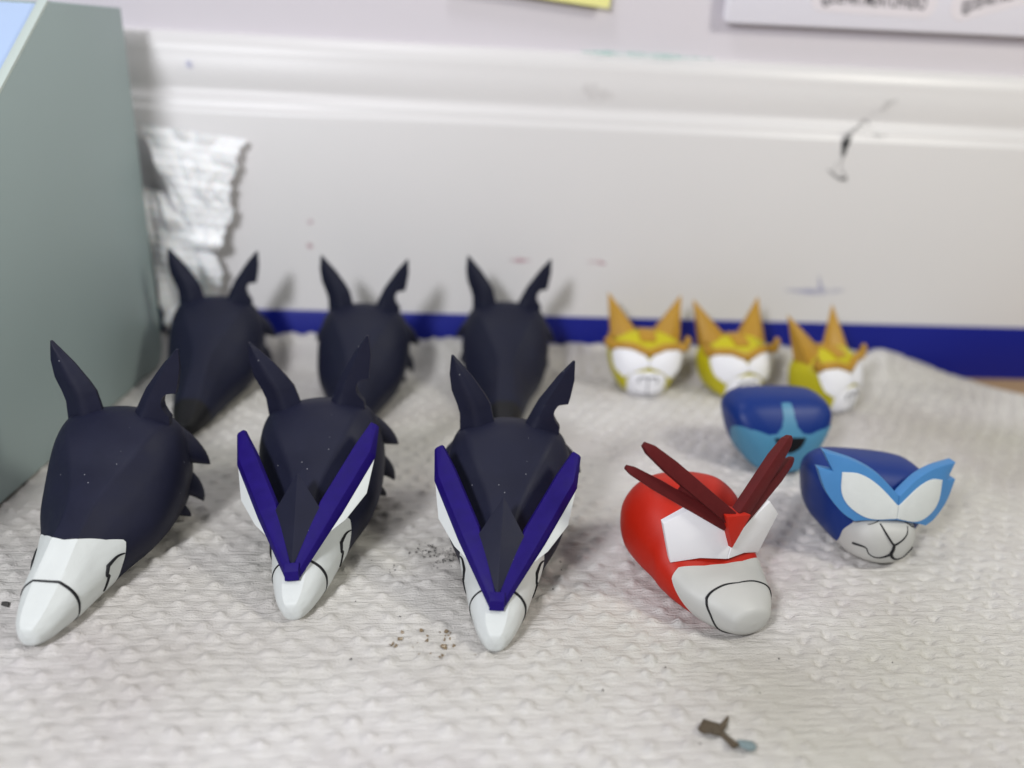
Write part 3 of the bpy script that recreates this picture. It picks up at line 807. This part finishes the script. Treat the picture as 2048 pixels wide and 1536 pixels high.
# ------------------------------------------------------------------ blue bear heads
BEAR = Loft([
 (0.0, 6.0, (0.05, 6.0), (0.1, 5.9), (0.1, 5.7), (0.1, 5.4), 5.3),
 (0.35, 9.6, (2.8, 9.4), (4.8, 8.4), (5.4, 6.2), (3.8, 3.0), 2.2),
 (1.4, 12.4, (5.0, 12.2), (8.2, 11.0), (8.6, 7.8), (5.8, 2.2), 1.0),
 (3.0, 15.2, (7.2, 15.0), (10.8, 13.4), (10.8, 9.4), (7.0, 2.2), 0.3),
 (5.0, 17.6, (8.8, 17.3), (12.6, 15.2), (12.2, 10.6), (7.8, 2.4), 0.0),
 (7.5, 19.1, (9.8, 18.7), (13.4, 16.2), (12.9, 11.4), (8.2, 2.6), 0.0),
 (11.0, 19.7, (10.0, 19.3), (13.6, 16.6), (13.2, 11.8), (8.6, 3.0), 0.2),
 (15.0, 19.5, (9.6, 19.1), (13.2, 16.4), (12.9, 11.8), (8.6, 3.4), 0.8),
 (19.0, 18.0, (7.8, 17.6), (11.0, 15.2), (11.0, 11.4), (7.6, 4.6), 2.6),
 (21.6, 15.0, (4.6, 14.8), (6.6, 13.4), (6.8, 11.0), (5.0, 7.0), 5.8),
 (22.4, 11.6, (0.1, 11.6), (0.15, 11.4), (0.15, 11.2), (0.1, 11.0), 10.9)], crease=0.35)
def make_bear_plain():
    o = empty('bear_head', (0, 0, 0))
    tag(o, 'blue head with aqua muzzle stripe and black nose, behind the red head', 'figurine head', 'blue bear heads')
    def b_(p):
        return float(np.interp(abs(p), [0, 0.13, 0.20, 0.34, 0.7, 1.2, 2.0, 2.6, 3.2, 4, 5], [6.4, 6.3, 3.2, 2.0, 1.3, 1.3, 2.6, 5.0, 9.0, 13, 14]))
    ph = sorted(set(list(np.linspace(-5, 5, 101)) + list(np.linspace(-0.4, 0.4, 33))))
    v, f = BEAR.patch(0.0, 22.4, PH, 60, ease=1.2); tree = bvh((v, f))
    obj('head_shell', v, f, M['blue'], o, sharp=60, weld=0.005)
    v, f = BEAR.patch(0.0, b_, ph, 34, off=0.16, skirt=0.2); obj('muzzle_stripe', v, f, M['aqua'], o, sharp=70, weld=0.004)
    MBn = decal(tree, smooth_poly([(-4.3, 11.2, 'c'), (0, 11.3), (4.3, 11.2, 'c'), (2.8, 8.6), (0, 7.3), (-2.8, 8.6)], 5), 0.35)
    obj('nose', MBn[0], MBn[1], M['nose_black'], o, sharp=50)
    return o
place(make_bear_plain(), 72.0, 186.0, 9.0)

def make_bear_mask():
    o = empty('bear_head', (0, 0, 0))
    tag(o, 'blue head wearing a sky blue mask with white eyes, right of the red head', 'figurine head', 'blue bear heads')
    v, f = BEAR.patch(0.0, 22.4, PH, 56, ease=1.2); obj('head_shell', v, f, M['blue'], o, sharp=60, weld=0.005)
    MZ = Loft([(-4.2, 5.4, (0.05, 5.4), (0.1, 5.3), (0.1, 5.1), (0.1, 4.9), 4.8),
               (-3.9, 7.6, (1.8, 7.4), (2.8, 6.6), (3.2, 5.2), (2.2, 3.4), 2.8),
               (-2.6, 9.2, (3.4, 8.9), (5.2, 7.6), (5.9, 5.3), (4.2, 2.2), 1.2),
               (0.0, 10.3, (4.8, 9.8), (7.0, 8.2), (7.9, 5.4), (5.6, 1.4), 0.4),
               (3.0, 10.5, (5.2, 10.0), (7.8, 8.2), (8.8, 5.4), (6.4, 1.2), 0.1),
               (7.0, 9.8, (4.8, 9.2), (7.6, 7.8), (8.6, 5.4), (6.6, 1.2), 0.2)], crease=0.1)
    MZ.P[:, :, 1] *= 1.12; MZ.T[:, :, 1] *= 1.12
    v, f = MZ.patch(-4.2, 6.5, PH, 30, ease=1.6); tree = bvh((v, f)); obj('muzzle', v, f, M['grey_white'], o, sharp=60, weld=0.005)
    dl = lambda pts, rad: decal_line(tree, pts, rad, lift=0.06)
    mb = MB()
    for pts, rad in (([(-3.3, 10.6), (-2.4, 9.2), (-0.9, 7.6), (0, 6.9)], [0.12, 0.22, 0.22, 0.26]),
                     ([(3.3, 10.5), (2.5, 9.1), (1.0, 7.6), (0, 6.9)], [0.08, 0.14, 0.2, 0.26]),
                     ([(0, 6.9), (0.05, 5.8), (0, 4.7)], [0.3, 0.36, 0.4]),
                     ([(0, 4.7), (-1.2, 3.9), (-2.8, 3.4), (-4.4, 3.9), (-5.3, 5.1), (-6.3, 5.2), (-7.2, 4.9)], [0.36, 0.2, 0.14, 0.12, 0.14, 0.24, 0.26]),
                     ([(0, 4.7), (1.0, 3.7), (2.4, 3.3), (4.0, 3.6), (5.3, 5.0), (6.4, 5.4)], [0.36, 0.3, 0.16, 0.1, 0.2, 0.26])):
        q = dl(pts, rad); mb.add(q.v, q.f)
    mb.build('mouth_line', M['line'], o)
    q = decal_line(tree, [(-5.6, 9.9), (-2.5, 11.2), (0, 11.35), (2.5, 11.2), (5.6, 9.9)], [0.1, 0.14, 0.3, 0.2, 0.2], lift=0.0)
    q.build('upper_line', M['line'], o)
    out = [(0.0, 5.6, 'c'), (5.2, 9.8), (10.8, 12.0), (17.9, 12.9, 'c'), (15.3, 8.6, 'c'), (18.6, 8.5, 'c'), (16.2, 3.2), (12.5, -0.7), (9.5, -2.3, 'c'), (6.5, -1.5), (0.0, -0.3, 'c')]
    eye = [(13.4, 8.9, 'c'), (9.5, 9.3), (5.2, 7.5), (0.02, 3.3, 'c'), (0.02, 0.1, 'c'), (6.3, -0.9), (10.8, 0.9), (13.0, 4.0)]
    s_ = R(9); mk = MB(); z0 = 12.1
    for s in (-1, 1):
        def fn(u, v_, d, s=s):
            u = u*0.93
            return (s*(max(u*math.cos(s_)+d*math.sin(s_), 0.0)), -1.6+u*math.sin(s_)-d*math.cos(s_)+v_*0.30+0.006*u*u, z0+v_*0.82)
        mk.prism(smooth_poly(out, 6), fn, -1.6, 0.5, 0.18)
        MB().prism(smooth_poly(eye, 6), lambda u, v_, d: fn(u, v_, d), 0.2, 0.66, 0.1).build('eye_patch', M['white'], o, sharp=30)
    mk.build('mask', M['mask_blue'], o, sharp=30)
    return o
bm2 = place(make_bear_mask(), 81.0, 150.0, 11.0); bm2.rotation_euler.y = R(7)

# ------------------------------------------------------------------ yellow cat heads
CAT = Loft([
 (0.0, 7.0, (0.05, 7.0), (0.1, 6.9), (0.1, 6.8), (0.1, 6.6), 6.5),
 (0.5, 10.5, (2.6, 10.2), (4.0, 8.8), (4.4, 6.4), (3.2, 3.6), 2.8),
 (2.0, 13.6, (4.8, 13.0), (7.2, 10.8), (7.8, 7.2), (5.6, 2.2), 0.8),
 (4.5, 16.6, (6.4, 16.0), (9.6, 13.4), (10.0, 8.6), (7.0, 2.0), 0.1),
 (8.0, 18.6, (7.2, 18.0), (10.8, 14.8), (11.1, 9.6), (7.6, 2.2), 0.0),
 (12.0, 18.8, (7.0, 18.2), (10.8, 15.0), (11.1, 10.0), (7.8, 2.6), 0.3),
 (16.0, 17.2, (5.6, 16.6), (8.8, 13.8), (9.2, 10.0), (6.8, 4.0), 1.8),
 (18.6, 13.6, (3.0, 13.2), (4.8, 11.8), (5.2, 9.8), (4.0, 6.6), 5.4),
 (19.4, 10.2, (0.1, 10.2), (0.1, 10.1), (0.1, 10.0), (0.1, 9.8), 9.7)], crease=0.1)
def make_cat():
    o = empty('cat_head', (0, 0, 0))
    v, f = CAT.patch(0.0, 19.4, PH, 50, ease=1.3); body = (v, f); tree = bvh(body)
    obj('head_shell', v, f, M['yellow'], o, sharp=60, weld=0.005)
    MZ = Loft([(-2.6, 5.6, (0.05, 5.6), (0.1, 5.5), (0.1, 5.4), (0.1, 5.2), 5.1),
               (-2.2, 8.2, (1.8, 8.0), (2.6, 7.0), (3.0, 5.4), (2.2, 3.0), 2.2),
               (-0.6, 9.8, (3.2, 9.4), (5.0, 8.2), (5.4, 5.6), (4.0, 1.8), 0.7),
               (2.5, 10.8, (4.0, 10.3), (6.2, 9.0), (6.9, 5.8), (5.2, 1.2), 0.1),
               (5.5, 11.4, (4.0, 10.8), (6.0, 8.8), (6.8, 5.8), (5.2, 1.4), 0.2)], crease=0.1)
    MZ.ys = MZ.ys*0.75+0.8; MZ.T /= 0.75; MZ.P[:, :, 1] *= 0.93; MZ.T[:, :, 1] *= 0.93
    v, f = MZ.patch(-1.15, 4.9, PH, 24, ease=1.5); mt = bvh((v, f)); obj('muzzle', v, f, M['bright_white'], o, sharp=60, weld=0.005)
    mb = MB()
    for pts, rad in (([(0, 1.6), (0.05, 4.0), (0, 7.2)], [0.2, 0.16, 0.24]),
                     ([(0, 7.2), (-1.2, 7.7), (-2.5, 7.4), (-3.0, 6.4), (-2.4, 5.9)], [0.26, 0.34, 0.36, 0.3, 0.12]),
                     ([(0, 7.2), (1.2, 7.7), (2.5, 7.4), (3.0, 6.4), (2.4, 5.9)], [0.26, 0.34, 0.36, 0.3, 0.12]),
                     ([(-4.2, 2.8), (-2.5, 2.2), (0, 1.9), (2.5, 2.2), (4.2, 2.8)], [0.12, 0.2, 0.24, 0.2, 0.12])):
        q = decal_line(mt, pts, rad, lift=0.02); mb.add(q.v, q.f)
    mb.build('mouth_line', M['silver'], o)
    both = bvh(body)
    for s in (-1, 1):
        eye = smooth_poly([(s*0.15, 12.4, 'c'), (s*3.0, 14.8), (s*6.2, 15.4), (s*10.3, 14.9, 'c'), (s*10.3, 12.2), (s*9.2, 9.0), (s*6.8, 7.0, 'c'), (s*3.6, 9.4), (s*0.15, 10.6, 'c')], 5)
        q = decal(both, eye if s > 0 else eye[::-1], 0.9, step=0.8, skirt=0.3); obj('eye_plate', q[0], q[1], M['bright_white'], o, sharp=50)
        MB().hull([(s*12.0, 19.0, 29.2), (s*10.9, 8.6, 15.2), (s*10.6, 14.6, 15.0), (s*2.4, 10.6, 18.2), (s*2.4, 13.8, 18.0), (s*7.0, 7.6, 17.2)], 0.2).build('ear', M['orange'], o, sharp=25)
    # moustache-shaped brow band with curled ends
    P = []
    pts2 = smooth_poly([(0, 14.6), (2.2, 15.2), (4.8, 16.0), (7.6, 16.0), (9.6, 15.6)], 5, closed=False)
    half = []
    for x, z in pts2:
        p, n = drop(tree, x, z)
        if p is None: p, n = tree.find_nearest(Vector((x, 4, z)))[:2]
        half.append(p+Vector((0, -0.7, 0)))
    e = half[-1]
    half += [e+Vector((1.3, -0.3, 0.0)), e+Vector((2.5, -0.3, 0.7)), e+Vector((3.0, -0.2, 2.0)), e+Vector((2.7, -0.1, 3.2)), e+Vector((2.2, 0, 3.7))]
    full = [Vector((-p.x, p.y, p.z)) for p in half[::-1]]+half[1:]
    nh = len(half)
    rad = [1.3]*(nh-5)+[1.5, 1.6, 1.35, 0.85, 0.15]
    rad = rad[::-1]+rad[1:]
    MB().tube(full, [(r*0.9, r*1.05) for r in rad], 10).build('brow_band', M['orange'], o, sharp=60)
    v, f = CAT.patch(5.2, 15.5, list(np.linspace(-0.34, 0.34, 9)), 16, off=0.45); 
    s0 = CAT.patch(5.2, 15.5, list(np.linspace(-0.34, 0.34, 9)), 16, off=-0.4)
    n0 = len(v); fs = list(f); m_ = 9; rows = 17
    for k in range(8): fs.append((k, k+1, n0+k+1, n0+k)); b = (rows-1)*m_; fs.append((b+k, b+k+1, n0+b+k+1, n0+b+k))
    for j in range(rows-1):
        for c in (0, m_-1): fs.append((j*m_+c, (j+1)*m_+c, n0+(j+1)*m_+c, n0+j*m_+c))
    obj('forehead_stripe', v+s0[0], fs, M['orange'], o, sharp=50)
    return o
c1 = place(make_cat(), 42.0, 233.0, 3.0)
tag(c1, 'yellow cat head facing the camera, nearest the black wolf heads', 'figurine head', 'yellow cat heads')
c2 = place(copy_tree(c1), 73.0, 234.0, 18.0); tag(c2, 'yellow cat head with its chin hidden behind the blue head', 'figurine head', 'yellow cat heads')
c3 = place(copy_tree(c1), 103.6, 229.5, 38.0); tag(c3, 'rightmost yellow cat head, turned furthest to the right', 'figurine head', 'yellow cat heads')

# ------------------------------------------------------------------ debris
def lump(name, p, r, m, parent=None, seed=0):
    rr = random.Random(seed)
    pts = [(p.x+rr.uniform(-1, 1)*r[0], p.y+rr.uniform(-1, 1)*r[1], p.z+abs(rr.uniform(0, 1))*r[2]) for _ in range(14)]
    return MB().hull(pts, 0).build(name, m, parent, smooth=False)
sc = gp(1450, 1470, 0.3)
so = empty('paint_scrap', tuple(sc)); tag(so, 'brown dried paint scrap with a dusty blue end in the foreground', 'scrap')
loc = lambda px, py: gp(px, py, 0.65)-sc
mb = MB(); mb.tube([loc(1402, 1462), loc(1415, 1452), loc(1432, 1458), loc(1442, 1468)], [(0.7, 0.35), (1.7, 0.7), (1.6, 0.8), (0.8, 0.4)], 9); mb.build('clump', M['scrap'], so)
MB().tube([loc(1434, 1466), loc(1446, 1452), loc(1455, 1440)+Vector((0, 0, 0.8))], [0.5, 0.55, 0.15], 7).build('barb', M['scrap'], so)
MB().tube([loc(1438, 1464), loc(1455, 1478), loc(1468, 1490), loc(1478, 1488)], [(0.6, 0.4), (0.6, 0.4), (0.9, 0.5), (0.4, 0.3)], 8).build('stem', M['scrap'], so)
MB().tube([loc(1474, 1484), loc(1486, 1488), loc(1502, 1492), loc(1512, 1496)], [(0.5, 0.3), (1.0, 0.5), (1.2, 0.6), (0.5, 0.3)], 9).build('blue_end', M['scrap_blue'], so)
ch = lump('grit_lump', gp(12, 1212, 0.2), (1.0, 0.8, 0.9), M['soot'], seed=3); tag(ch, 'small dark grit lump beside the white wolf nose at the left edge', 'grit')
# loose dark grit and glitter that nobody could count
def sprinkle(name, spots, m, size, label):
    mb = MB(); rr = random.Random(9)
    for px, py, sx, sy, n in spots:
        for _ in range(n):
            p = gp(rr.gauss(px, sx), rr.gauss(py, sy), 0.25); s = size*rr.uniform(0.4, 1.3)
            mb.hull([(p.x+rr.uniform(-s, s), p.y+rr.uniform(-s, s), p.z+rr.uniform(-0.1, s)) for _ in range(7)], 0)
    return tag(mb.build(name, m, None, smooth=False), label, 'grit', kind='stuff')
sprinkle('dark_grit', [(865, 1104, 22, 8, 70), (890, 1120, 16, 9, 50), (785, 1138, 6, 3, 6), (1190, 905, 30, 14, 16), (1215, 895, 10, 6, 8), (800, 1310, 300, 80, 14), (1500, 1330, 200, 60, 6), (460, 1180, 200, 60, 10)], M['soot'], 0.22, 'scattered dark grit on the paper towel between the wolf heads')
sprinkle('gold_glitter', [(895, 1270, 5, 4, 8), (888, 1294, 5, 3, 9), (840, 1314, 4, 3, 5), (785, 1292, 5, 3, 5), (845, 1278, 30, 14, 14), (885, 1317, 5, 3, 5)], M['gold'], 0.42, 'brown and gold glitter specks in front of the wolf heads')
